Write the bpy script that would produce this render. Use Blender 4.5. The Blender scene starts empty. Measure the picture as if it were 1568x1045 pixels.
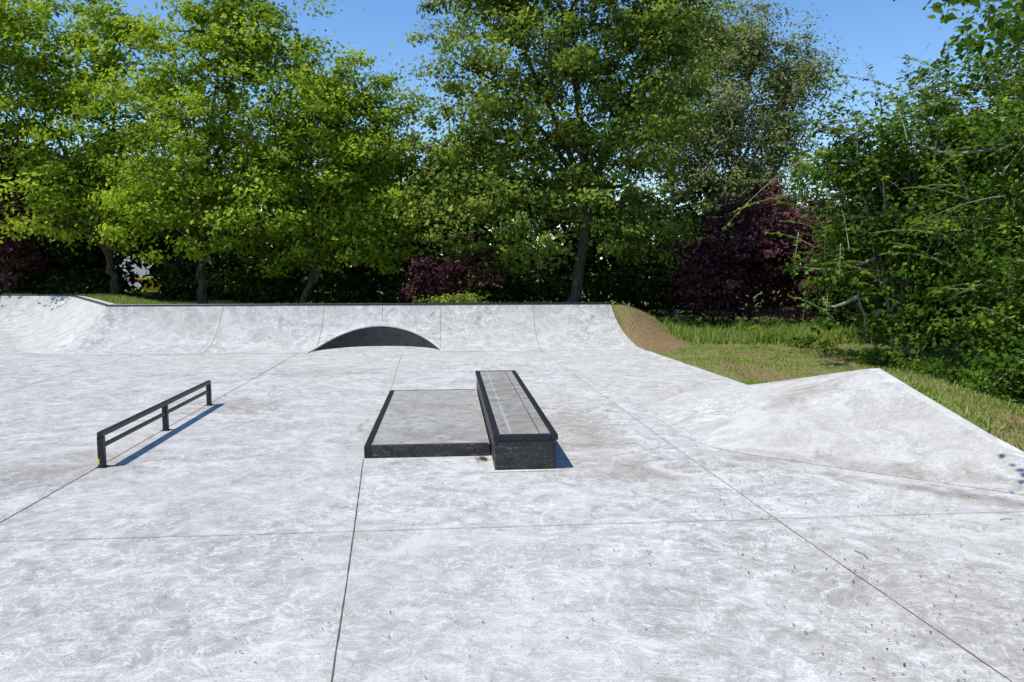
import bpy, math, numpy as np
from mathutils import Vector
S=bpy.context.scene
rng=np.random.default_rng(7)
# ------------------------------------------------------------------ helpers
def newmat(name):
    m=bpy.data.materials.new(name); m.use_nodes=True
    nt=m.node_tree; nt.nodes.clear()
    return m,nt
class NT:
    def __init__(s,nt): s.nt=nt
    def n(s,t,ins=None,**kw):
        nd=s.nt.nodes.new(t)
        for k,v in kw.items(): setattr(nd,k,v)
        for k,v in (ins or {}).items():
            sk=nd.inputs[k]
            if isinstance(v,bpy.types.NodeSocket): s.nt.links.new(v,sk)
            else: sk.default_value=v
        return nd
    def pos(s): return s.n('ShaderNodeNewGeometry').outputs['Position']
    def noise(s,vec,scale,detail=6,rough=.6,dist=0.):
        return s.n('ShaderNodeTexNoise',{'Vector':vec,'Scale':scale,'Detail':detail,'Roughness':rough,'Distortion':dist}).outputs['Fac']
    def ramp(s,fac,stops):
        r=s.n('ShaderNodeValToRGB',{'Fac':fac}); cr=r.color_ramp
        while len(cr.elements)<len(stops): cr.elements.new(.5)
        for e,(p,c) in zip(cr.elements,stops):
            e.position=p; e.color=(c if len(c)==4 else (*c,1)) if not isinstance(c,(int,float)) else (c,c,c,1)
        return r.outputs['Color']
    def mix(s,fac,a,b,mode='MIX'):
        m=s.n('ShaderNodeMix',data_type='RGBA',blend_type=mode)
        for i,v in ((0,fac),(6,a),(7,b)):
            if isinstance(v,bpy.types.NodeSocket): s.nt.links.new(v,m.inputs[i])
            else: m.inputs[i].default_value=v if i==0 else (*v,1)
        return m.outputs[2]
    def math(s,op,a,b=0.,clamp=False):
        m=s.n('ShaderNodeMath',operation=op,use_clamp=clamp)
        for i,v in ((0,a),(1,b)):
            if isinstance(v,bpy.types.NodeSocket): s.nt.links.new(v,m.inputs[i])
            else: m.inputs[i].default_value=v
        return m.outputs[0]
    def out(s,sh): s.n('ShaderNodeOutputMaterial',{'Surface':sh})
    def diff(s,col,bump=None,bstr=.3,bdist=.01):
        ins={'Color':col,'Roughness':.3}
        if bump is not None: ins['Normal']=s.n('ShaderNodeBump',{'Height':bump,'Strength':bstr,'Distance':bdist}).outputs['Normal']
        s.out(s.n('ShaderNodeBsdfDiffuse',ins).outputs[0])
    def bsdf(s,col,rough=.8,bump=None,bstr=.3,bdist=.01,spec=.3,metal=0.):
        ins={'Base Color':col if isinstance(col,bpy.types.NodeSocket) else (*col,1),'Roughness':rough,'Metallic':metal,'Specular IOR Level':spec}
        if bump is not None:
            ins['Normal']=s.n('ShaderNodeBump',{'Height':bump,'Strength':bstr,'Distance':bdist}).outputs['Normal']
        b=s.n('ShaderNodeBsdfPrincipled',ins); s.out(b.outputs[0])

def concrete(name,light=1.0,stains=(),warm=0.):
    m,nt=newmat(name); T=NT(nt); p=T.pos()
    a=T.noise(p,.33,3,.55,.6); b=T.noise(p,1.5,6,.72,1.4); c=T.noise(p,65,2,.7); d=T.noise(p,6.5,6,.78,.7)
    L=light
    col=T.ramp(a,[(.3,(.405*L,.39*L,.355*L)),(.7,(.50*L,.487*L,.455*L))])
    col=T.mix(.75,col,T.ramp(b,[(.32,.36),(.5,.5),(.66,.66)]),'OVERLAY')
    col=T.mix(.85,col,T.ramp(d,[(.3,.33),(.5,.5),(.7,.65)]),'OVERLAY')
    col=T.mix(.6,col,T.ramp(c,[(.3,.3),(.7,.7)]),'OVERLAY')
    sw=T.noise(p,2.1,2,.5,3.8); sw=T.ramp(sw,[(.46,0.),(.49,1.),(.51,1.),(.54,0.)])
    swf=T.math('MULTIPLY',T.math('MULTIPLY',sw,T.ramp(d,[(.40,0.),(.58,1.)])),.75)
    col=T.mix(swf,col,(.68*L,.67*L,.64*L))
    mp=T.n('ShaderNodeMapping',{'Vector':p,'Rotation':(0,0,.6),'Scale':(2.,20,1)}).outputs[0]
    sc=T.ramp(T.noise(mp,1.0,5,.7,1.2),[(.53,0.),(.64,1.)])
    scf=T.math('MULTIPLY',T.math('MULTIPLY',sc,T.ramp(b,[(.44,0.),(.58,1.)])),.6)
    col=T.mix(scf,col,(.69*L,.68*L,.65*L))
    mp2=T.n('ShaderNodeMapping',{'Vector':p,'Rotation':(0,0,-.9),'Scale':(1.8,24,1)}).outputs[0]
    sc=T.ramp(T.noise(mp2,1.3,5,.7,1.0),[(.54,0.),(.66,1.)])
    scf=T.math('MULTIPLY',T.math('MULTIPLY',sc,T.ramp(b,[(.45,1.),(.6,0.)])),.32)
    col=T.mix(scf,col,(.29*L,.27*L,.23*L))
    g=T.ramp(T.math('ADD',T.math('MULTIPLY',a,.6),T.math('MULTIPLY',d,.5)),[(.53,0.),(.68,1.)])
    col=T.mix(T.math('MULTIPLY',g,.35+warm),col,(.31,.275,.22))
    v=T.n('ShaderNodeTexVoronoi',{'Vector':p,'Scale':9.}).outputs['Distance']
    col=T.mix(T.math('MULTIPLY',T.math('MULTIPLY',T.ramp(v,[(.04,1.),(.10,0.)]),T.ramp(d,[(.4,0.),(.55,1.)])),.85),col,(.14,.11,.08))
    dd=T.math('MULTIPLY',T.math('ADD',T.math('SUBTRACT',d,.5),T.math('SUBTRACT',b,.5)),1.3)
    for (x,y,rx,ry,ang,s) in stains:
        q=T.n('ShaderNodeMapping',{'Vector':p,'Location':(x,y,0),'Rotation':(0,0,ang),'Scale':(rx,ry,50)},vector_type='TEXTURE').outputs[0]
        ln=T.n('ShaderNodeVectorMath',{0:q},operation='LENGTH').outputs['Value']
        f=T.ramp(T.math('ADD',ln,dd),[(.15,1.),(1.,0.)])
        col=T.mix(T.math('MULTIPLY',f,s),col,(.21,.17,.13))
    T.diff(col,c,.35,.008)
    return m
def leafmat(name,stops,trans=.35):
    m,nt=newmat(name); T=NT(nt)
    at=T.n('ShaderNodeAttribute',attribute_name='rnd').outputs['Fac']
    col=T.ramp(at,stops)
    col2=T.mix(1.,col,(1.25,1.2,.55),'MULTIPLY')
    d=T.n('ShaderNodeBsdfDiffuse',{'Color':col}).outputs[0]
    t=T.n('ShaderNodeBsdfTranslucent',{'Color':col2}).outputs[0]
    T.out(T.n('ShaderNodeMixShader',{0:trans,1:d,2:t}).outputs[0]); return m
def barkmat(name,c1,c2):
    m,nt=newmat(name); T=NT(nt); p=T.pos()
    q=T.n('ShaderNodeMapping',{'Vector':p,'Scale':(9,9,1.5)}).outputs[0]
    n=T.noise(q,1.5,4,.7); T.diff(T.ramp(n,[(.35,c1),(.65,c2)]),n,.8,.03); return m
def simple(name,c,rough=.6,var=.25,scale=8,metal=0.,spec=.4):
    m,nt=newmat(name); T=NT(nt); p=T.pos(); n=T.noise(p,scale,5,.65)
    lo=tuple(x*(1-var) for x in c); hi=tuple(min(1,x*(1+var)) for x in c)
    T.bsdf(T.ramp(n,[(.3,lo),(.7,hi)]),rough,n,.2,.005,spec,metal); return m
def blackpaint(name,wear=.5):
    m,nt=newmat(name); T=NT(nt); p=T.pos()
    n=T.noise(p,5,6,.75,.5); n2=T.noise(p,30,5,.7)
    mp=T.n('ShaderNodeMapping',{'Vector':p,'Scale':(3,3,22)}).outputs[0]; n3=T.noise(mp,2,5,.7)
    col=T.ramp(n,[(.35,(.014,.014,.016)),(.7,(.045,.043,.042))])
    col=T.mix(T.math('MULTIPLY',T.ramp(n2,[(.57,0.),(.68,1.)]),wear),col,(.24,.23,.22))
    col=T.mix(T.math('MULTIPLY',T.ramp(n3,[(.58,0.),(.70,1.)]),wear),col,(.28,.27,.26))
    T.bsdf(col,.5,n2,.25,.004,.4); return m

class MB:
    def __init__(s): s.V=[];s.F=[];s.M=[];s.R=[];s.n=0
    def add(s,V,F,mat=0,rnd=.5):
        V=np.asarray(V,float).reshape(-1,3);F=np.asarray(F,int).reshape(-1,4)
        s.V.append(V);s.F.append(F+s.n);s.n+=len(V)
        s.M.append(np.full(len(F),mat)); s.R.append(np.broadcast_to(np.asarray(rnd,float),(len(F),)).copy())
    def build(s,name,mats,smooth=False,parent=None):
        V=np.concatenate(s.V);F=np.concatenate(s.F);M=np.concatenate(s.M);R=np.concatenate(s.R)
        me=bpy.data.meshes.new(name); me.vertices.add(len(V)); me.vertices.foreach_set('co',V.ravel().astype(np.float32))
        me.loops.add(F.size); me.loops.foreach_set('vertex_index',F.ravel().astype(np.int32))
        me.polygons.add(len(F)); me.polygons.foreach_set('loop_start',np.arange(0,F.size,4,dtype=np.int32))
        for m in mats: me.materials.append(m)
        me.polygons.foreach_set('material_index',M.astype(np.int32))
        me.polygons.foreach_set('use_smooth',np.full(len(F),bool(smooth)))
        a=me.attributes.new('rnd','FLOAT','FACE'); a.data.foreach_set('value',R.astype(np.float32))
        me.update(calc_edges=True); me.validate()
        o=bpy.data.objects.new(name,me); S.collection.objects.link(o)
        if parent: o.parent=parent
        return o
    def grid(s,P,mat=0,rnd=.5):
        P=np.asarray(P,float); a,b=P.shape[:2]
        i=np.arange(a*b).reshape(a,b)
        F=np.stack([i[:-1,:-1],i[1:,:-1],i[1:,1:],i[:-1,1:]],-1).reshape(-1,4)
        s.add(P.reshape(-1,3),F,mat,rnd)
    def tube(s,P,r,n=6,mat=0,rnd=.5):
        P=np.asarray(P,float); r=np.broadcast_to(np.asarray(r,float),(len(P),))
        t=np.gradient(P,axis=0); t/=np.linalg.norm(t,axis=1)[:,None]+1e-9
        up=np.array([0.31,.17,.93]) if abs(t[:,2]).mean()<.8 else np.array([1.,.1,.05])
        a=np.cross(t,up);a/=np.linalg.norm(a,axis=1)[:,None]+1e-9; b=np.cross(t,a)
        th=np.linspace(0,2*np.pi,n+1)
        G=P[:,None,:]+r[:,None,None]*(np.cos(th)[None,:,None]*a[:,None,:]+np.sin(th)[None,:,None]*b[:,None,:])
        s.grid(G,mat,rnd)
    def leaves(s,P,Nn,L,W,mat=1,rnd=.5,Tn=None):
        k=len(P); Nn=Nn/(np.linalg.norm(Nn,axis=1)[:,None]+1e-9)
        if Tn is None: Tn=rng.normal(size=(k,3))
        t=Tn-Nn*(Tn*Nn).sum(1)[:,None]; t/=np.linalg.norm(t,axis=1)[:,None]+1e-9
        b=np.cross(Nn,t); L=np.broadcast_to(L,(k,))[:,None]; W=np.broadcast_to(W,(k,))[:,None]
        V=np.stack([P-t*L*.5,P+b*W*.5-t*L*.06,P+t*L*.5-Nn*L*.12,P-b*W*.5-t*L*.06],1)
        s.add(V.reshape(-1,3),np.arange(4*k).reshape(k,4),mat,rnd)
def boxV(x0,x1,y0,y1,z0,z1):
    V=[(x0,y0,z0),(x1,y0,z0),(x1,y1,z0),(x0,y1,z0),(x0,y0,z1),(x1,y0,z1),(x1,y1,z1),(x0,y1,z1)]
    F=[(0,3,2,1),(4,5,6,7),(0,1,5,4),(1,2,6,5),(2,3,7,6),(3,0,4,7)]
    return V,F
C5,S5=math.cos(math.radians(5)),math.sin(math.radians(5))
def W2(u,v): return (u*C5-v*S5,u*S5+v*C5)
def rot(V):
    V=np.asarray(V,float).copy(); u,v=V[...,0].copy(),V[...,1].copy()
    V[...,0]=u*C5-v*S5; V[...,1]=u*S5+v*C5; return V
def part(name,parent,mat,V,F,bev=0.,rotate=True):
    me=bpy.data.meshes.new(name); me.from_pydata([tuple(p) for p in (rot(V) if rotate else V)],[],F); me.materials.append(mat)
    o=bpy.data.objects.new(name,me); S.collection.objects.link(o)
    if parent: o.parent=parent
    if bev: b=o.modifiers.new('b','BEVEL'); b.width=bev; b.segments=2
    return o
def empty(name):
    e=bpy.data.objects.new(name,None); S.collection.objects.link(e); return e
def sm(x,a,b):
    t=np.clip((x-a)/(b-a),0,1); return t*t*(3-2*t)
# ------------------------------------------------------------------ materials
M_floor=concrete('concrete_floor',.99,[(-5.3,8.6,1.2,1.1,0,.4),(-4.9,12.8,1.3,.9,0,.45),(1.1,10.5,.8,3.0,.09,.4),(-1.7,11,1.0,2.0,0,.15),
   (3.3,9.8,.5,1.8,-.5,.45),(1.5,8.5,1.0,.8,0,.3),(3.4,14.,1.0,2.0,0,.25),(4.6,7.75,2.,.22,-.6,.6),(3,5.0,2.4,2.2,.3,.2),(-4.5,17,1.5,1,0,.25)])
M_ramp=concrete('concrete_ramp',1.06)
M_hip=concrete('concrete_bank',1.04,[(4.3,10.9,.6,.7,0,.5),(4.6,8.4,1.9,.3,-.6,.55),(5.0,13.,.5,1.3,0,.4)],.12)
M_lip=concrete('concrete_lip',1.18)
M_pad=concrete('pad_top',.70,[(-1.2,9.9,1.4,.6,0,.4),(-1.4,12,1,1.3,0,.25)],.2)
M_lt=concrete('ledge_top',.55,[(.2,9.4,.5,.8,0,.5),(-.1,12,.3,1.6,.09,.5)],.3)
M_strip=concrete('ledge_strip',.72,(),.2)
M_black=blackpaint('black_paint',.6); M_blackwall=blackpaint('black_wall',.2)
M_steel=simple('dark_steel',(.022,.022,.025),.4,.5,20,.2)
M_joint=simple('joint_sealant',(.12,.08,.055),.9,.5,6); M_jlite=simple('joint_shallow',(.25,.225,.19),.9,.35,4)
M_yel=simple('yellow_paint',(.7,.55,.03),.5,.2)
M_bark=barkmat('bark',(.045,.038,.028),(.13,.11,.085))
M_bark2=barkmat('pale_bark',(.19,.185,.14),(.42,.40,.32))
M_birch=barkmat('birch_bark',(.12,.11,.10),(.6,.58,.55))
GL=lambda n,a,b,c,t=.35: leafmat(n,[(0.,a),(.5,b),(1.,c)],t)
L_maple=GL('maple_leaves',(.07,.115,.018),(.235,.345,.03),(.52,.61,.065),.38)
L_mid=GL('ash_leaves',(.07,.11,.022),(.19,.265,.042),(.42,.49,.085),.35)
L_birch=GL('birch_leaves',(.14,.165,.06),(.26,.30,.115),(.44,.46,.21),.32)
L_plum=GL('plum_leaves',(.04,.014,.018),(.105,.038,.044),(.26,.12,.115),.22)
L_haz=GL('hazel_leaves',(.022,.052,.009),(.07,.14,.018),(.26,.37,.045),.4)
L_dark=GL('hedge_leaves',(.012,.022,.006),(.035,.06,.015),(.085,.13,.028),.2)
L_grass=GL('grass_blades',(.12,.19,.03),(.24,.34,.06),(.42,.42,.17),.3)
L_litter=GL('dead_leaves',(.05,.03,.018),(.12,.07,.035),(.26,.13,.05),.1)
# ------------------------------------------------------------------ terrain
OUT=[(-60,31.3,1.2),(-21,31.3,1.2),(-19.3,31.1,1.2),(-18.2,30.5,1.2),(-17.3,29.4,1.2),(-12.45,22.7,1.2),(-12.31,22.51,1.2),
     (3.19,23.87,1.2),(3.42,22.9,.6),(3.75,21.9,.12),(3.98,21.3,0),(4.9,14.8,0),(5.05,13.9,.2),(5.25,11.8,.68),(5.31,10.9,.88),(5.65,8.8,.36),(5.95,7.2,0),(9,5.2,0),(14,3,0),(14,-8,0)]
POLY=np.array(OUT+[(-60,-8,0)])
def inside(x,y):
    r=np.zeros(x.shape,bool); n=len(POLY)
    for i in range(n):
        x1,y1=POLY[i][:2]; x2,y2=POLY[(i+1)%n][:2]
        if y1==y2: continue
        c=((y1>y)!=(y2>y))&(x<(x2-x1)*(y-y1)/(y2-y1)+x1); r^=c
    return r
def edge(x,y):
    bd=np.full(x.shape,1e9); bz=np.zeros(x.shape); n=len(POLY)
    for i in range(n):
        a=POLY[i];b=POLY[(i+1)%n]; dx,dy=b[0]-a[0],b[1]-a[1]; l=dx*dx+dy*dy
        t=np.clip(((x-a[0])*dx+(y-a[1])*dy)/l,0,1)
        d=np.hypot(x-a[0]-t*dx,y-a[1]-t*dy); z=a[2]+(b[2]-a[2])*t
        k=d<bd; bd=np.where(k,d,bd); bz=np.where(k,z,bz)
    return bd,bz
def wob(x,y): return .5*np.sin(x*1.7+np.sin(y*1.3)*1.4)*np.sin(y*1.9+np.sin(x*.9)*1.7)+.3*np.sin(x*5.1+y*3.3)*np.sin(y*4.7-x*2.2)
def gz(x,y):
    x=np.asarray(x,float);y=np.asarray(y,float)
    ins=inside(x,y); d,z=edge(x,y)
    low=sm(x,-12.5,-10.5)
    dec=np.where(x<2.6,1-(.28+.42*low)*sm(d,.5,3.6),1-sm(d,.2,3.2))
    h=z*dec*sm(d,-.05,.3)+.045*sm(d,.0,.35)-.03+ (.05*wob(x,y)+.04)*sm(d,.3,1.5)
    return np.where(ins,-.08,h)
def axis(lo,hi,st,far):
    c=np.arange(lo,hi+1e-6,st); a=[];q=st;v=hi
    while v<far: q*=1.35; v+=q; a.append(v)
    b=[];q=st;v=lo
    while v>-far: q*=1.35; v-=q; b.append(v)
    return np.concatenate([b[::-1],c,a])
X=axis(-32,16,.22,900);Y=axis(1,36,.22,900)
GX,GY=np.meshgrid(X,Y,indexing='ij'); GZ=gz(GX,GY)
mb=MB(); mb.grid(np.stack([GX,GY,GZ],-1))
m,nt=newmat('grass_ground'); T=NT(nt); p=T.pos()
n=T.noise(p,.9,5,.7,.5); n2=T.noise(p,9,4,.7); n3=T.noise(p,45,2,.75)
c=T.ramp(n,[(.33,(.09,.15,.025)),(.5,(.18,.23,.05)),(.66,(.31,.28,.13))])
dm=T.ramp(T.math('ADD',n2,T.math('MULTIPLY',n,.8)),[(.86,0.),(1.02,1.)])
c=T.mix(dm,c,(.24,.165,.10))
for (x,y,rx,ry,ang,s) in [(4.3,22.6,1.1,1.9,.2,.95),(6.6,10.0,.8,3.2,.1,.5),(5.6,16.5,.5,3,.1,.5),(7.6,9.2,1.6,2.8,0,.55),(8.3,14,.8,3,0,.45)]:
    qq=T.n('ShaderNodeMapping',{'Vector':p,'Location':(x,y,0),'Rotation':(0,0,ang),'Scale':(rx,ry,50)},vector_type='TEXTURE').outputs[0]
    ln=T.n('ShaderNodeVectorMath',{0:qq},operation='LENGTH').outputs['Value']
    ln=T.math('ADD',ln,T.math('MULTIPLY',T.math('SUBTRACT',n2,.5),2.2))
    c=T.mix(T.math('MULTIPLY',T.ramp(ln,[(.5,1.),(1.,0.)]),s),c,(.28,.175,.105))
c=T.mix(.7,c,T.ramp(n3,[(.3,.25),(.7,.7)]),'OVERLAY')
T.diff(c,n3,.8,.04); M_ground=m
mb.build('ground',[M_ground],True)
me=bpy.data.meshes.new('concrete_floor'); pts=[(x,y,0) for x,y,z in POLY]
me.from_pydata(pts,[],[tuple(range(len(pts)))[::-1]]); me.materials.append(M_floor)
o=bpy.data.objects.new('concrete_floor',me); S.collection.objects.link(o)
mj=MB()
def joint(a,b,w=.011,z=.004,mt=0):
    a=np.array(a,float);b=np.array(b,float); L=np.linalg.norm(b-a); k=max(2,int(L/.12)); t=np.linspace(0,1,k)
    d=(b-a)/L; nn=np.array([-d[1],d[0]]); off=np.cumsum(rng.normal(0,.0012,k)); off-=np.linspace(off[0],off[-1],k)
    ww=w*(.28+.32*rng.random(k))
    c=a+(b-a)*t[:,None]+nn*off[:,None]
    P=np.zeros((k,2,3)); P[:,0,:2]=c-nn*ww[:,None];P[:,1,:2]=c+nn*ww[:,None];P[...,2]=z; mj.grid(P,mt)
J=lambda u1,v1,u2,v2,w=.011,z=.004,mt=1: joint(W2(u1,v1),W2(u2,v2),w,z,mt)
J(-.5,1.5,-1.07,9.27,.012,.004,0); J(-1.1,13.62,-1.3,21.3,.010); J(-4.24,0,-4.2,21.2,.012,.004,0)
J(3.36,1.5,3.12,6.66,.009,.004,0); J(3.12,6.66,2.7,21.2,.012)
J(-14,6.67,8.5,6.64,.008,.0065); J(-12,16.95,6.2,16.95,.010,.0065); J(-8.6,1,-8.6,21,.012); J(-14,11.9,-4.2,11.95,.008,.0065)
mj.build('floor_joint',[M_joint,M_jlite])
# ------------------------------------------------------------------ quarter pipe
HR=1.25; RUN=2.3; R=(RUN*RUN+HR*HR)/(2*HR); PM=math.asin(RUN/R); UC=-2.05; HA=1.86; ZA=.62
st=[((-60,31.3),(-60,28.6)),((-21,31.3),(-21,28.6)),((-19.3,31.1),(-20.6,28.5)),((-18.2,30.5),(-20.1,28.3)),((-17.3,29.4),(-19.2,28.05)),
    ((-14.9,26.1),(-16.8,24.75)),((-12.45,22.7),(-14.4,21.45)),((-12.4,22.62),(-13.95,20.9)),((-12.36,22.56),(-13.1,20.45))]
Tt=[s[0] for s in st];Bb=[s[1] for s in st];P0=[0.]*len(st)
us=np.arange(-10.3,5.261,.06); FL=lambda u: .62*sm(u,4.0,5.26)
for u in us:
    Tt.append(W2(u,23.5)); Bb.append(W2(u+FL(u),21.2))
    t=(u-UC)/HA; z=ZA*max(0,1-t*t); P0.append(math.acos(1-z/R))
Tt=np.array(Tt);Bb=np.array(Bb);P0=np.array(P0)
def surf(Tp,Bp,ph,lift=0.):
    f=(np.sin(ph)/math.sin(PM))[...,None]; xy=Bp+(Tp-Bp)*f; z=R*(1-np.cos(ph))+.005+lift
    return np.concatenate([xy,z[...,None]],-1)
k=np.linspace(0,1,17)
ph=P0[:,None]+(PM-P0[:,None])*k[None]
G=surf(Tt[:,None,:],Bb[:,None,:],ph)
quarter=empty('quarter_pipe')
mb=MB(); mb.grid(G); mb.build('riding_surface',[M_ramp],True,quarter)
mb=MB(); out=Tt-Bb; out/=np.linalg.norm(out,axis=1)[:,None]
i0=len(st)
def lay(off,z): return np.concatenate([Tt+out*off,np.full((len(Tt),1),z)],1)
mb.grid(np.stack([lay(0,HR+.005),lay(.35,HR+.005),lay(.36,HR-.3)],1)); mb.build('deck',[M_ramp],False,quarter)
mb=MB(); cp=lay(-.01,HR+.02)
mb.tube(cp[:i0+1],.035,8); mb.tube(cp[i0:],.03,8); mb.build('steel_coping',[M_steel],True,quarter)
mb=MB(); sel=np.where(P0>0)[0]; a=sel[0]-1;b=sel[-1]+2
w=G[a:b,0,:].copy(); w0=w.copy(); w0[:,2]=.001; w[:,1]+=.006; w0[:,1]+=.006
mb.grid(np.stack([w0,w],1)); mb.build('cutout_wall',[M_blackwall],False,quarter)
mb=MB(); ext=np.arange(max(a-3,i0),b+3)
p1=P0[ext]; dphi=.065
mb.grid(np.stack([surf(Tt[ext],Bb[ext],p1,-.02),surf(Tt[ext],Bb[ext],p1,.012),surf(Tt[ext],Bb[ext],p1+dphi,.012),surf(Tt[ext],Bb[ext],p1+dphi+.002,-.01)],1))
mb.build('cutout_lip',[M_lip],False,quarter)
mb=MB(); e=G[-1].copy(); e0=e.copy(); e0[:,2]=-.1; e[:,0]+=.001; mb.grid(np.stack([e,e0],1)); mb.build('end_cheek',[M_ramp],False,quarter)
mb=MB()
for u in [-6.9,-3.85,-2.05,-.2,2.7]:
    i=i0+int(round((u+10.3)/.06)); pp=np.linspace(P0[i],PM,20)
    A=surf(Tt[i][None],Bb[i][None],pp,.005);B=A.copy(); A[:,0]-=.009;B[:,0]+=.009
    mb.grid(np.stack([A,B],1))
mb.build('ramp_joint',[M_jlite],False,quarter)
# ------------------------------------------------------------------ bank (right)
ctl=[((4.9,14.95),(4.95,15.,.0)),((3.4,14.3),(5.03,13.9,.25)),((2.65,13.1),(5.13,12.8,.49)),((2.35,11.7),(5.23,11.8,.71)),((2.4,10.5),(5.30,11.05,.875)),
     ((2.75,9.6),(5.32,10.9,.905)),((3.8,8.8),(5.46,10.0,.68)),((4.8,8.1),(5.65,8.8,.385)),((6.0,7.2),(6.0,7.1,.01))]
s0=np.linspace(0,1,len(ctl)); ss=np.linspace(0,1,97)
Bc=np.array([c[0] for c in ctl]);Rc=np.array([c[1] for c in ctl])
def smooth(a,n=3):
    for _ in range(n): a[1:-1]=.25*a[:-2]+.5*a[1:-1]+.25*a[2:]
    return a
Bi=np.stack([smooth(np.interp(ss,s0,Bc[:,j]),12) for j in range(2)],1)
Ri=np.stack([np.interp(ss,s0,Rc[:,j]) for j in range(3)],1)
t=np.linspace(0,1,25)
P=np.zeros((97,25,3)); P[...,:2]=Bi[:,None,:]+(Ri[:,None,:2]-Bi[:,None,:])*t[None,:,None]; P[...,2]=.005+Ri[:,2:3]*(t[None]**1.16)
bank=empty('concrete_bank'); mb=MB(); mb.grid(P); mb.build('bank_face',[M_hip],True,bank)
mb=MB(); e=P[:,-1].copy(); dv=np.array([.16,.03,0]); f=e.copy(); f+=dv; g=f.copy(); g[:,2]-=.5
mb.grid(np.stack([e,f,g],1)); mb.build('bank_edge',[M_lip],False,bank)
# ------------------------------------------------------------------ ledge + manual pad
lb=empty('grind_ledge')
u0,u1,v0,v1,h=.527,1.30,8.55,14.12,.43
part('body',lb,M_black,*boxV(u0+.02,u1-.02,v0+.02,v1-.02,0.002,h-.03),bev=.008)
part('top_panel',lb,M_lt,*boxV(u0+.085,u1-.085,v0+.085,v1-.085,h-.029,h-.004))
part('front_plate',lb,M_black,*boxV(u0+.06,u1-.06,v0+.008,v0+.019,.03,h-.07))
part('edge_left',lb,M_steel,*boxV(u0,u0+.083,v0,v1,h-.065,h),bev=.006)
part('edge_right',lb,M_steel,*boxV(u1-.083,u1,v0,v1,h-.065,h),bev=.006)
part('edge_front',lb,M_steel,*boxV(u0+.084,u1-.084,v0,v0+.083,h-.065,h-.001),bev=.006)
part('edge_back',lb,M_steel,*boxV(u0+.084,u1-.084,v1-.083,v1,h-.065,h-.001),bev=.006)
part('panel_strip',lb,M_strip,*boxV(u0+.20,u0+.235,v0+.09,v1-.09,h-.004,h-.0015))
part('panel_seam',lb,M_steel,*boxV(u0+.56,u0+.568,v0+.09,v1-.09,h-.004,h-.001))
part('mortar_bed',lb,M_lip,*boxV(u0-.03,u1+.04,v0-.05,v0+.015,.001,.012),bev=.004)
pd=empty('manual_pad'); pu0,pu1,pv0,pv1,ph_=-1.064,.545,9.29,13.6,.16
part('slab',pd,M_pad,*boxV(pu0+.02,pu1-.02,pv0+.02,pv1-.02,.002,ph_-.004))
part('edge_left',pd,M_steel,*boxV(pu0,pu0+.09,pv0,pv1,.001,ph_),bev=.006)
part('edge_front',pd,M_black,*boxV(pu0+.091,pu1-.03,pv0,pv0+.075,.001,ph_-.001),bev=.006)
part('edge_back',pd,M_steel,*boxV(pu0+.091,pu1-.03,pv1-.05,pv1,.001,ph_-.001),bev=.006)
# ------------------------------------------------------------------ rail
rl=empty('grind_rail'); ru=-4.175
part('top_bar',rl,M_steel,*boxV(ru-.03,ru+.03,9.12,13.27,.375,.435),bev=.006)
part('lower_bar',rl,M_steel,*boxV(ru-.022,ru+.022,9.21,13.18,.235,.28),bev=.005)
for i,v in enumerate([9.16,11.2,13.22]):
    part('post_%d'%i,rl,M_steel,*boxV(ru-.036,ru+.036,v-.036,v+.036,.0,.374),bev=.006)
    part('base_plate_%d'%i,rl,M_steel,*boxV(ru-.06,ru+.06,v-.06,v+.06,.001,.009),bev=.003)
part('sticker',rl,M_yel,*boxV(ru-.0385,ru-.015,9.16-.0385,9.16+.02,.04,.11),bev=.002)
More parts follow.
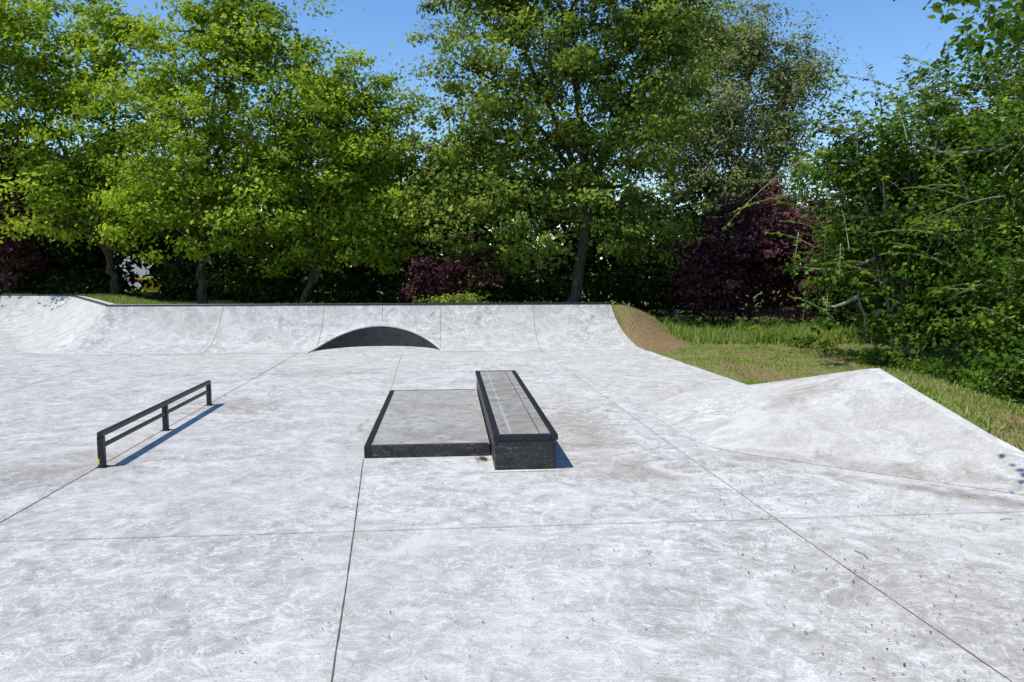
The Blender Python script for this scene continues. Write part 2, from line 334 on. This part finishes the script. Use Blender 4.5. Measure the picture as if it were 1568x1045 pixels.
# ------------------------------------------------------------------ trees
def unit(k):
    v=rng.normal(size=(k,3)); return v/np.linalg.norm(v,axis=1)[:,None]
def foliage(mb,lobes,ncl,lpc,cs,L,W,mat=1,shell=.6,droop=0.,twigs=0,hub=None,gap=None,tilt=.75):
    lob=np.array(lobes,float); w=(lob[:,3]*lob[:,4]*lob[:,5])**(2/3); w/=w.sum()
    idx=rng.choice(len(lob),ncl,p=w); d=unit(ncl)
    r=np.where(rng.random(ncl)<.78,rng.uniform(shell,1.08,ncl),rng.uniform(.15,shell,ncl))
    lump=1+.20*np.sin(d[:,0]*5+idx*2.1)*np.sin(d[:,2]*6+idx)+.12*np.sin(d[:,1]*11+d[:,0]*9)
    c=lob[idx,:3]+d*(r*lump)[:,None]*lob[idx,3:6]
    kp=c[:,2]>.2
    if gap is not None: kp&=~gap(c)
    c=c[kp];dd=d[kp];k=len(c)
    cr=rng.random(k); sz=cs*rng.uniform(.45,1.45,k)
    C=np.repeat(np.arange(k),lpc); kk=len(C)
    off=rng.normal(size=(kk,3))*np.array([1,1,.5])
    off[:,2]-=droop*np.abs(rng.normal(size=kk))
    P=c[C]+off*sz[C][:,None]
    P[:,2]=np.maximum(P[:,2],.03)
    Nn=dd[C]*.35+np.array([-.15,-.2,tilt])+off*.22+rng.normal(size=(kk,3))*.5
    Tn=rng.normal(size=(kk,3))+np.array([0,0,-.6])
    rn=np.clip(.55*cr[C]+.25*rng.random(kk)+.18*off[:,2]+.08,0,1)
    s=rng.uniform(.55,1.25,kk)
    mb.leaves(P,Nn,L*s,W*s,mat,rn,Tn)
    if twigs and hub is not None:
        for i in rng.choice(k,min(twigs,k),replace=False):
            li=np.argmin(((hub-c[i])**2).sum(1)); h0=hub[li]; q=c[i]
            mid=(h0+q)/2+rng.normal(0,.25,3)+np.array([0,0,-.2]); tt=np.linspace(0,1,6)[:,None]
            mb.tube((1-tt)**2*h0+2*tt*(1-tt)*mid+tt**2*q,np.linspace(.05,.012,6),5,0)
    return c
def limb(mb,a,b,r0,r1,bend=.4,n=9,sides=8):
    a=np.array(a,float);b=np.array(b,float); mid=(a+b)/2+rng.normal(0,bend,3)*np.array([1,1,.3])+np.array([0,0,.1*np.linalg.norm(b-a)])
    t=np.linspace(0,1,n)[:,None]; P=(1-t)**2*a+2*t*(1-t)*mid+t**2*b
    P[1:-1]+=rng.normal(0,.03,(n-2,3)); mb.tube(P,np.linspace(r0,r1,n),sides,0); return P
def tree(name,base,fork,lobes,mats,r=.22,ncl=300,lpc=110,cs=.42,L=.2,W=.11,droop=0.,shell=.6,twigs=60,tilt=.75,dy=0.):
    base=(base[0],base[1]+dy); fork=(fork[0],fork[1]+dy,fork[2]); lobes=[(q[0],q[1]+dy,*q[2:]) for q in lobes]
    mb=MB(); z0=float(gz(base[0],base[1]))
    b=np.array([base[0],base[1],z0-.15]); f=np.array(fork,float)
    n=10;t=np.linspace(0,1,n)[:,None]; P=b+(f-b)*t; P[1:-1]+=rng.normal(0,.05,(n-2,3))
    rr=r*(1-.35*t[:,0])*(1+.6*np.exp(-t[:,0]*14)); mb.tube(P,rr,12,0)
    hubs=[]
    for lo in lobes:
        tgt=np.array(lo[:3])+np.array([0,0,.2*lo[5]])
        pth=limb(mb,f-np.array([0,0,rng.uniform(0,.6)]),tgt,r*.55,r*.16,.35); hubs+=list(pth[3:])
    foliage(mb,lobes,ncl,lpc,cs,L,W,1,shell,droop,twigs,np.array(hubs),tilt=tilt)
    return mb.build(name,mats,False)
tree('maple_tree',(-12.3,29.2),(-12.2,29.2,3.0),[(-10.4,29,9.6,3.5,3.4,3.7),(-12.8,28.8,7.2,3.0,3,3.6),(-7.2,28.8,8.8,2.5,2.8,3.1),(-9.8,28.0,5.2,3.4,2.4,2.4),(-10.6,29,11.8,2.1,2.0,1.8),(-12.6,28,4.4,2.4,1.8,1.7)],
     [M_bark,L_maple],.19,440,100,.38,.20,.125)
tree('maple_tree',(-8.6,29.6),(-7.8,29.4,2.4),[(-6.2,29,6.0,2.5,2.5,2.8),(-5.6,29.2,8.2,1.8,2,2.0),(-8.2,29.2,4.4,2.6,2,2.0),(-5.4,28.8,3.9,1.8,1.5,1.6)],[M_bark,L_maple],.15,260,95,.36,.20,.125)
tree('maple_tree',(-17.8,29.2),(-18.0,29.,3.4),[(-19.8,28.8,10,3.8,3.4,4.4),(-17.4,28.5,7.8,2.8,2.6,3.6),(-22.8,29,8.9,3.4,3,4.3),(-19.0,28,5.2,3.4,2.2,2.2),(-17.2,29,12.4,2.0,2,1.7),(-22,28,12.6,2.4,2,2.2)],
     [M_bark,L_maple],.2,450,95,.42,.23,.14,dy=4.2)
tree('ash_tree',(2.3,28.2),(2.9,28.2,5.4),[(2.2,28,11,3.4,3.3,4.4),(-.8,27.8,8.6,2.9,2.8,3.4),(4.8,28,9.0,2.6,2.8,4.2),(-.4,27.6,4.8,2.9,2.4,2.8),(4.4,27.8,4.8,2.5,2.2,2.6),(-2.4,28,6.6,1.9,2.0,2.4),(5.8,28.5,12,2.0,2.2,3),(1.,28,14,3,3,2.6),(-.6,28,12.2,1.9,2,1.8),(2,27.6,7,2.4,2,2.4)],
     [M_bark,L_mid],.24,900,85,.35,.20,.115,.3)
tree('birch_tree',(11.0,35.5),(10.6,35.4,6.5),[(9.6,35,9.0,2.3,2.2,4.4),(12.2,35.2,9.2,2.1,2,4.2),(10.9,35,12.3,1.9,1.8,2.5),(13.3,35,11.5,1.2,1.3,2.2),(11,35,6.5,2.6,2,2.4)],[M_birch,L_birch],.16,480,75,.34,.19,.10,1.1,.4,60)
tree('birch_tree',(8.0,36.5),(7.8,36.4,7),[(7.6,36,10,2.2,2.2,4.6),(8.8,36,13.2,1.7,1.8,2.4)],[M_birch,L_birch],.14,240,75,.34,.19,.10,.9,.4,40)
tree('purple_plum_tree',(9.4,29.2),(9.4,29.1,1.4),[(9.3,28.8,2.7,3.0,2.2,2.4),(11.8,28.2,2.3,2.3,1.9,2.0),(7.2,28.6,2.2,1.7,1.7,1.9),(9.8,28.8,4.3,1.9,1.6,1.3),(13.2,28,3.0,1.7,1.6,1.8)],[M_bark,L_plum],.13,360,85,.30,.18,.11,0,.6,40)
tree('purple_plum_tree',(-2.1,28.0),(-2.1,28,1.7),[(-2.1,27.8,2.4,1.5,1.1,1.1),(-3.0,27.9,2.0,.8,.8,.8)],[M_bark,L_plum],.08,70,80,.26,.15,.10,0,.5,14)
tree('purple_plum_tree',(-22.2,32.6),(-22.2,32.6,2),[(-22.2,32.5,5.4,1.7,1.1,3.0),(-22.6,32.6,3.0,1.7,1.1,1.6)],[M_bark,L_plum],.14,150,80,.32,.18,.12)
tree('purple_plum_tree',(14.2,24.5),(14.2,24.5,2),[(13.4,24.4,4.0,2.0,1.8,1.8)],[M_bark,L_plum],.14,80,80,.32,.18,.11)
def shoots(mb,anchors,n,Lr,ldir,leafL,leafW,nl=26,r0=.012):
    for _ in range(n):
        a=anchors[rng.integers(len(anchors))]+rng.normal(0,.3,3)
        d=np.array(ldir)+rng.normal(0,.45,3); d/=np.linalg.norm(d); Ls=rng.uniform(*Lr)
        t=np.linspace(0,1,9)[:,None]; P=a+d*Ls*t+np.array([0,0,-.28*Ls])*t**2
        mb.tube(P,np.linspace(r0,.003,9),4,0)
        k=nl; tt=np.sort(rng.uniform(.12,1,k)); Q=np.stack([np.interp(tt,t[:,0],P[:,j]) for j in range(3)],1)
        side=np.cross(d,[0,0,1]); side/=np.linalg.norm(side)+1e-9; sg=np.where(np.arange(k)%2,1,-1)[:,None]
        s=rng.uniform(.7,1.2,k)
        Tn=side*sg*.9+d*.7+rng.normal(0,.2,(k,3))+np.array([0,0,-.25]); Tl=Tn/np.linalg.norm(Tn,axis=1)[:,None]
        Nn=np.array([0,0,1.])+rng.normal(0,.35,(k,3))
        mb.leaves(Q+Tl*leafL*.5*s[:,None],Nn,leafL*s,leafW*s,1,np.clip(rng.normal(.68,.22,k),0,1),Tn)
def hazel(name,base,stems,lobes,ncl,shn,sdir=(-.6,-.2,.75),L=.15,W=.10,lpc=70,cs=.28,sl=(.8,2.)):
    mb=MB(); z0=float(gz(base[0],base[1])); b=np.array([base[0],base[1],z0-.1]); hubs=[]
    for i in range(stems):
        lo=lobes[i%len(lobes)]; s=b+np.append(rng.normal(0,.35,2),0)
        tgt=np.array(lo[:3])+rng.normal(0,.5,3)*np.array(lo[3:6])*.6+np.array([-.2,-.5,.4*lo[5]])
        hubs+=list(limb(mb,s,tgt,rng.uniform(.025,.05),.014,.35,11,7)[3:])
    hub=np.array(hubs)
    c=foliage(mb,lobes,ncl,lpc,cs,L,W,1,.4,0,50,hub)
    out=c[(c[:,0]<np.median(c[:,0]))|(c[:,2]>np.percentile(c[:,2],60))]
    shoots(mb,out,shn,sl,sdir,L*1.0,W*.95,24)
    return mb.build(name,[M_bark2,L_haz],False)
hazel('hazel_tree',(9.9,18.6),14,[(9.7,18.4,4.6,2.0,2.0,2.2),(8.7,18.8,3.0,1.4,1.6,1.5),(11.2,18.2,5.4,2.0,2.0,2.3),(10.2,17.8,2.4,2.0,1.5,1.7),(8.3,18.8,4.9,1.3,1.3,1.5),(9.4,18,1.2,1.6,1.2,1.0)],350,180,sl=(1.,2.6),L=.14,W=.09)
hazel('hazel_tree',(10.6,15.2),16,[(10.6,15.4,5.0,1.9,2.0,2.5),(11.4,15.0,7.2,1.9,2.0,2.0),(10.0,15.5,2.6,1.7,1.5,1.7),(12.6,16,4,2,2,3),(9.9,15,1.3,1.4,1.1,1.1),(12.4,15.6,8.4,1.6,1.6,1.6)],420,160,sl=(1.,2.4),L=.13,W=.085)
hazel('hazel_tree',(9.9,12.4),10,[(9.9,12.6,4.4,1.5,1.6,2.4),(9.5,12.4,2.0,1.3,1.4,1.4),(10.4,12.4,6.4,1.6,1.6,1.8),(9.3,12.2,1.0,1.1,1.1,.9)],360,90,(-.4,-.2,.6),.11,.075)
hazel('hazel_tree',(12.2,22.8),8,[(11.2,22.6,3.2,1.9,1.7,2.4),(12.8,22.2,5.0,2.2,1.9,2.6)],230,60)
mb=MB(); mb.tube([(9.2,5.6,-.2),(9.15,5.6,1.5),(9.2,5.7,3.4),(9.0,5.8,5.4)],[.26,.2,.18,.14],10,0)
Lp=limb(mb,(9.1,5.7,4.4),(4.8,7.2,5.0),.1,.02,.2); Lq=limb(mb,(9.0,5.8,5.0),(4.2,6.6,5.0),.08,.015,.2); limb(mb,(9,5.8,5.2),(9.4,7,8),.12,.04)
foliage(mb,[(4.8,7.1,4.74,.7,.5,.22),(5.6,7.2,4.85,.9,.8,.4),(3.9,6.7,4.82,.3,.4,.08),(8.8,6.2,7.6,2.4,2.0,1.9),(7.4,6.6,6,1.6,1,1)],280,50,.19,.12,.075,1,.3,.2,25,np.concatenate([Lp,Lq]))
mb.build('lime_tree',[M_bark,L_haz],False)
def hole(c):
    r=c[:,0]/c[:,1]; return (r>-.525)&(r<-.475)&(c[:,2]<3.2)&(c[:,2]>.5)
mb=MB(); lob=[]
for x in np.arange(-34,30,2.6):
    y=36+rng.uniform(-1.5,2)+ (0 if x<6 else 1.5); h_=rng.uniform(2.6,3.6)
    lob.append((x,y,h_+.2,2.1,1.7,h_))
for x in np.arange(-30,4,3.): lob.append((x,39,6.3,2.6,1.8,3.0))
lob+=[(-4.2,37,5.6,2.4,1.6,3.2),(-6.5,37,6.,2.4,1.6,3.2),(-2.,37.5,5.4,2.4,1.6,3.)]
for x in np.arange(-34,34,2.4): lob.append((x,43,3.0,2.4,1.8,3.4))
for x in np.arange(6,34,3.): lob.append((x,41,4.8,2.4,1.8,3.2))
foliage(mb,lob,2400,36,.6,.46,.30,0,.4,gap=hole)
mb.build('background_trees',[L_dark],False)
mb=MB(); lob=[(x,(31.4 if x>-13 else 34.2)+rng.uniform(-.6,.8),1.4,1.4,1.0,rng.uniform(1.0,1.9)) for x in np.arange(-27,9,1.7)]
foliage(mb,lob,560,45,.36,.25,.15,0,.4,gap=hole); mb.build('hedge',[L_dark],False)
mb=MB(); lob=[]
for t in np.linspace(0,1,22):
    x=np.interp(t,[0,.35,.7,1],[8.2,8.7,8.9,8.0]); y=np.interp(t,[0,.35,.7,1],[9.2,13,18,25.5])
    lob.append((x+rng.normal(0,.3),y,.2,.6,.6,rng.uniform(.15,.45)))
for x in np.arange(5.2,14,1.1): lob.append((x,27.3+rng.uniform(-.5,.5),.3,.8,.6,rng.uniform(.25,.55)))
foliage(mb,lob,330,50,.15,.10,.06,0,.2); mb.build('undergrowth',[L_haz],False)
mb=MB(); lob=[(x+rng.normal(0,.3),y,1.7,.9,1.0,1.9) for x,y in zip(np.interp(np.linspace(0,1,16),[0,.5,1],[11.6,11.8,12.8]),np.linspace(8.5,27,16))]
foliage(mb,lob,520,50,.36,.2,.13,0,.3); mb.build('hedge',[L_dark],False)
# ------------------------------------------------------------------ grass
mb=MB()
def blades(n,xr,yr,h,cond,lean=.4,wd=.012):
    x=rng.uniform(*xr,n);y=rng.uniform(*yr,n); d,z=edge(x,y); k=(~inside(x,y))&cond(x,y,d)
    k&=(wob(x*.8,y*.8)+rng.normal(0,.3,n))>-.25
    x=x[k];y=y[k]; n=len(x); z=gz(x,y); hh=h*rng.uniform(.4,1.3,n)*(1+.5*wob(x*1.3,y*1.1))
    B=np.stack([x,y,z-.01],1); tip=B+np.stack([rng.normal(0,lean,n)*hh,rng.normal(0,lean,n)*hh,hh],1)
    a=rng.uniform(0,np.pi,n); s=np.stack([np.cos(a),np.sin(a),0*a],1)*wd
    V=np.stack([B-s,B+s,tip+s*.2,tip-s*.2],1)
    mb.add(V.reshape(-1,3),np.arange(4*n).reshape(n,4),0,np.clip(rng.normal(.5,.25,n)+.15*wob(x,y),0,1))
blades(56000,(3.3,14),(7,28),.06,lambda x,y,d:(d>.05)&~((x>6.2)&(x<8.6)&(y<12)&(rng.random(len(x))<.35)))
blades(14000,(5.4,9.5),(7,14),.07,lambda x,y,d:(d>.05))
blades(22000,(5,15),(21,28),.3,lambda x,y,d:(d>1.2)&(y>22.5),.35,.018)
blades(14000,(-22,-11),(22,32),.12,lambda x,y,d:(d>.38)&(d<2.6),.4,.015)
blades(2500,(-11,3),(22.7,25),.10,lambda x,y,d:(d>.38)&(d<.8),.5,.015)
blades(2500,(3.3,7),(7,24),.12,lambda x,y,d:(d<.2),.5,.01)
mb.build('grass',[L_grass],False)
mb=MB(); foliage(mb,[(-2.6,25.0,1.15,.7,.4,.30),(-1.5,25.1,1.2,.7,.4,.35),(-2,25.2,1.25,.5,.4,.36)],60,50,.14,.10,.06,0,.2); mb.build('nettle_patch',[L_mid],False)
mb=MB()
def litter(n,fx,s=.02,z=.012):
    P=fx(n); k=len(P); P=np.column_stack([P,np.full(k,z)+rng.uniform(0,.006,k)])
    i=inside(P[:,0],P[:,1]); P=P[i]; k=len(P)
    sc=s*rng.uniform(.4,1.5,k); mb.leaves(P,np.array([0,0,1.])+rng.normal(0,.25,(k,3)),sc,sc*.5,0,rng.random(k))
litter(700,lambda n:np.stack([rng.uniform(-2,7,n),rng.uniform(3,15,n)],1),.019)
litter(600,lambda n:np.stack([rng.uniform(-9,7,n),rng.uniform(3,20,n)],1),.015)
litter(700,lambda n:np.stack([1.8+np.abs(rng.normal(0,2.,n)),rng.uniform(3,9,n)],1),.021)
litter(160,lambda n:np.array(W2(.42,9.12))+rng.normal(0,1,(n,2))*np.array([.045,.07]),.026)
for i in range(5):
    x=rng.uniform(2.5,5);y=rng.uniform(3.4,7);a=rng.uniform(0,3.1);l=rng.uniform(.05,.22)
    mb.tube([(x,y,.008),(x+.5*l*math.cos(a),y+.5*l*math.sin(a),.012),(x+l*math.cos(a+.2),y+l*math.sin(a+.2),.008)],.003,4,0)
mb.build('leaf_litter',[L_litter],False)
# ------------------------------------------------------------------ distant house and yellow skip
Mw=simple('render_wall',(.5,.5,.5),.9,.08); Mr=simple('slate_roof',(.12,.13,.16),.7,.3,4); Mg=simple('window_glass',(.03,.04,.05),.1,.2); Mf=simple('window_frame',(.7,.7,.7),.5,.05)
def house(x,y,w,d,h,rf):
    e=empty('rendered_house')
    part('walls',e,Mw,*boxV(x,x+w,y,y+d,0,h),rotate=False)
    V=[(x-.3,y-.4,h),(x+w+.3,y-.4,h),(x+w+.3,y+d+.4,h),(x-.3,y+d+.4,h),(x-.3,y+d/2,h+rf),(x+w+.3,y+d/2,h+rf)]
    part('roof',e,Mr,V,[(0,1,5,4),(2,3,4,5),(0,4,3),(1,2,5),(0,3,2,1)],rotate=False)
    for i in range(3):
        xx=x+w*(.18+.3*i)
        for j,zz in enumerate((1.0,3.6)):
            if zz+1.2<h and i!=1 or j==1:
                part('window_%d_%d'%(i,j),e,Mg,*boxV(xx,xx+1.1,y-.03,y+.05,zz,zz+1.1),rotate=False)
                part('window_frame_%d_%d'%(i,j),e,Mf,*boxV(xx-.08,xx+1.18,y-.02,y+.04,zz-.08,zz+1.18),rotate=False)
    part('door',e,Mr,*boxV(x+w*.36,x+w*.36+.95,y-.04,y+.05,0,2.05),rotate=False)
    part('chimney',e,Mr,*boxV(x+w*.8,x+w*.8+.6,y+d/2-.3,y+d/2+.3,h+rf*.5,h+rf+.8),rotate=False)
house(-36,60,9,7,5.2,2.6)
sk=empty('yellow_skip')
part('body',sk,M_yel,[(-23.6,48,.2),(-22.0,48,.2),(-22.0,49.4,.2),(-23.6,49.4,.2),(-24.1,47.8,1.75),(-21.5,47.8,1.75),(-21.5,49.6,1.75),(-24.1,49.6,1.75)],[(0,3,2,1),(0,1,5,4),(1,2,6,5),(2,3,7,6),(3,0,4,7)],rotate=False)
part('rim',sk,M_yel,*boxV(-24.2,-21.4,47.7,47.82,1.66,1.8),rotate=False)
# ------------------------------------------------------------------ light, sky, camera
el=math.radians(62); hd=np.array([-.88,-.48]); hd/=np.linalg.norm(hd)
sd=Vector((hd[0]*math.cos(el),hd[1]*math.cos(el),math.sin(el)))
sl=bpy.data.lights.new('sun','SUN'); sl.energy=4.9; sl.angle=math.radians(.5); sl.color=(1,.96,.89)
so=bpy.data.objects.new('sun',sl); so.rotation_euler=(-sd).to_track_quat('-Z','Y').to_euler(); S.collection.objects.link(so)
w=bpy.data.worlds.new('World'); S.world=w; w.use_nodes=True; nt=w.node_tree; nt.nodes.clear(); T=NT(nt)
sky=T.n('ShaderNodeTexSky',sky_type='NISHITA',sun_disc=False,sun_elevation=el,sun_rotation=math.atan2(hd[0],hd[1]),altitude=0,air_density=1.2,dust_density=.05,ozone_density=4.0)
hs=T.n('ShaderNodeHueSaturation',{'Hue':.507,'Saturation':1.2,'Value':1.25,'Color':sky.outputs[0]})
bg=T.n('ShaderNodeBackground',{'Color':hs.outputs[0],'Strength':.14}); T.n('ShaderNodeOutputWorld',{'Surface':bg.outputs[0]})
cd=bpy.data.cameras.new('camera'); cd.lens=26; cd.sensor_width=36; cd.clip_end=3000; cd.clip_start=.05
co=bpy.data.objects.new('camera',cd); co.location=(0,0,2.4); co.rotation_euler=(math.radians(90-5.65),0,0); S.collection.objects.link(co); S.camera=co
S.view_settings.view_transform='Standard'; S.view_settings.look='None'; S.view_settings.exposure=0
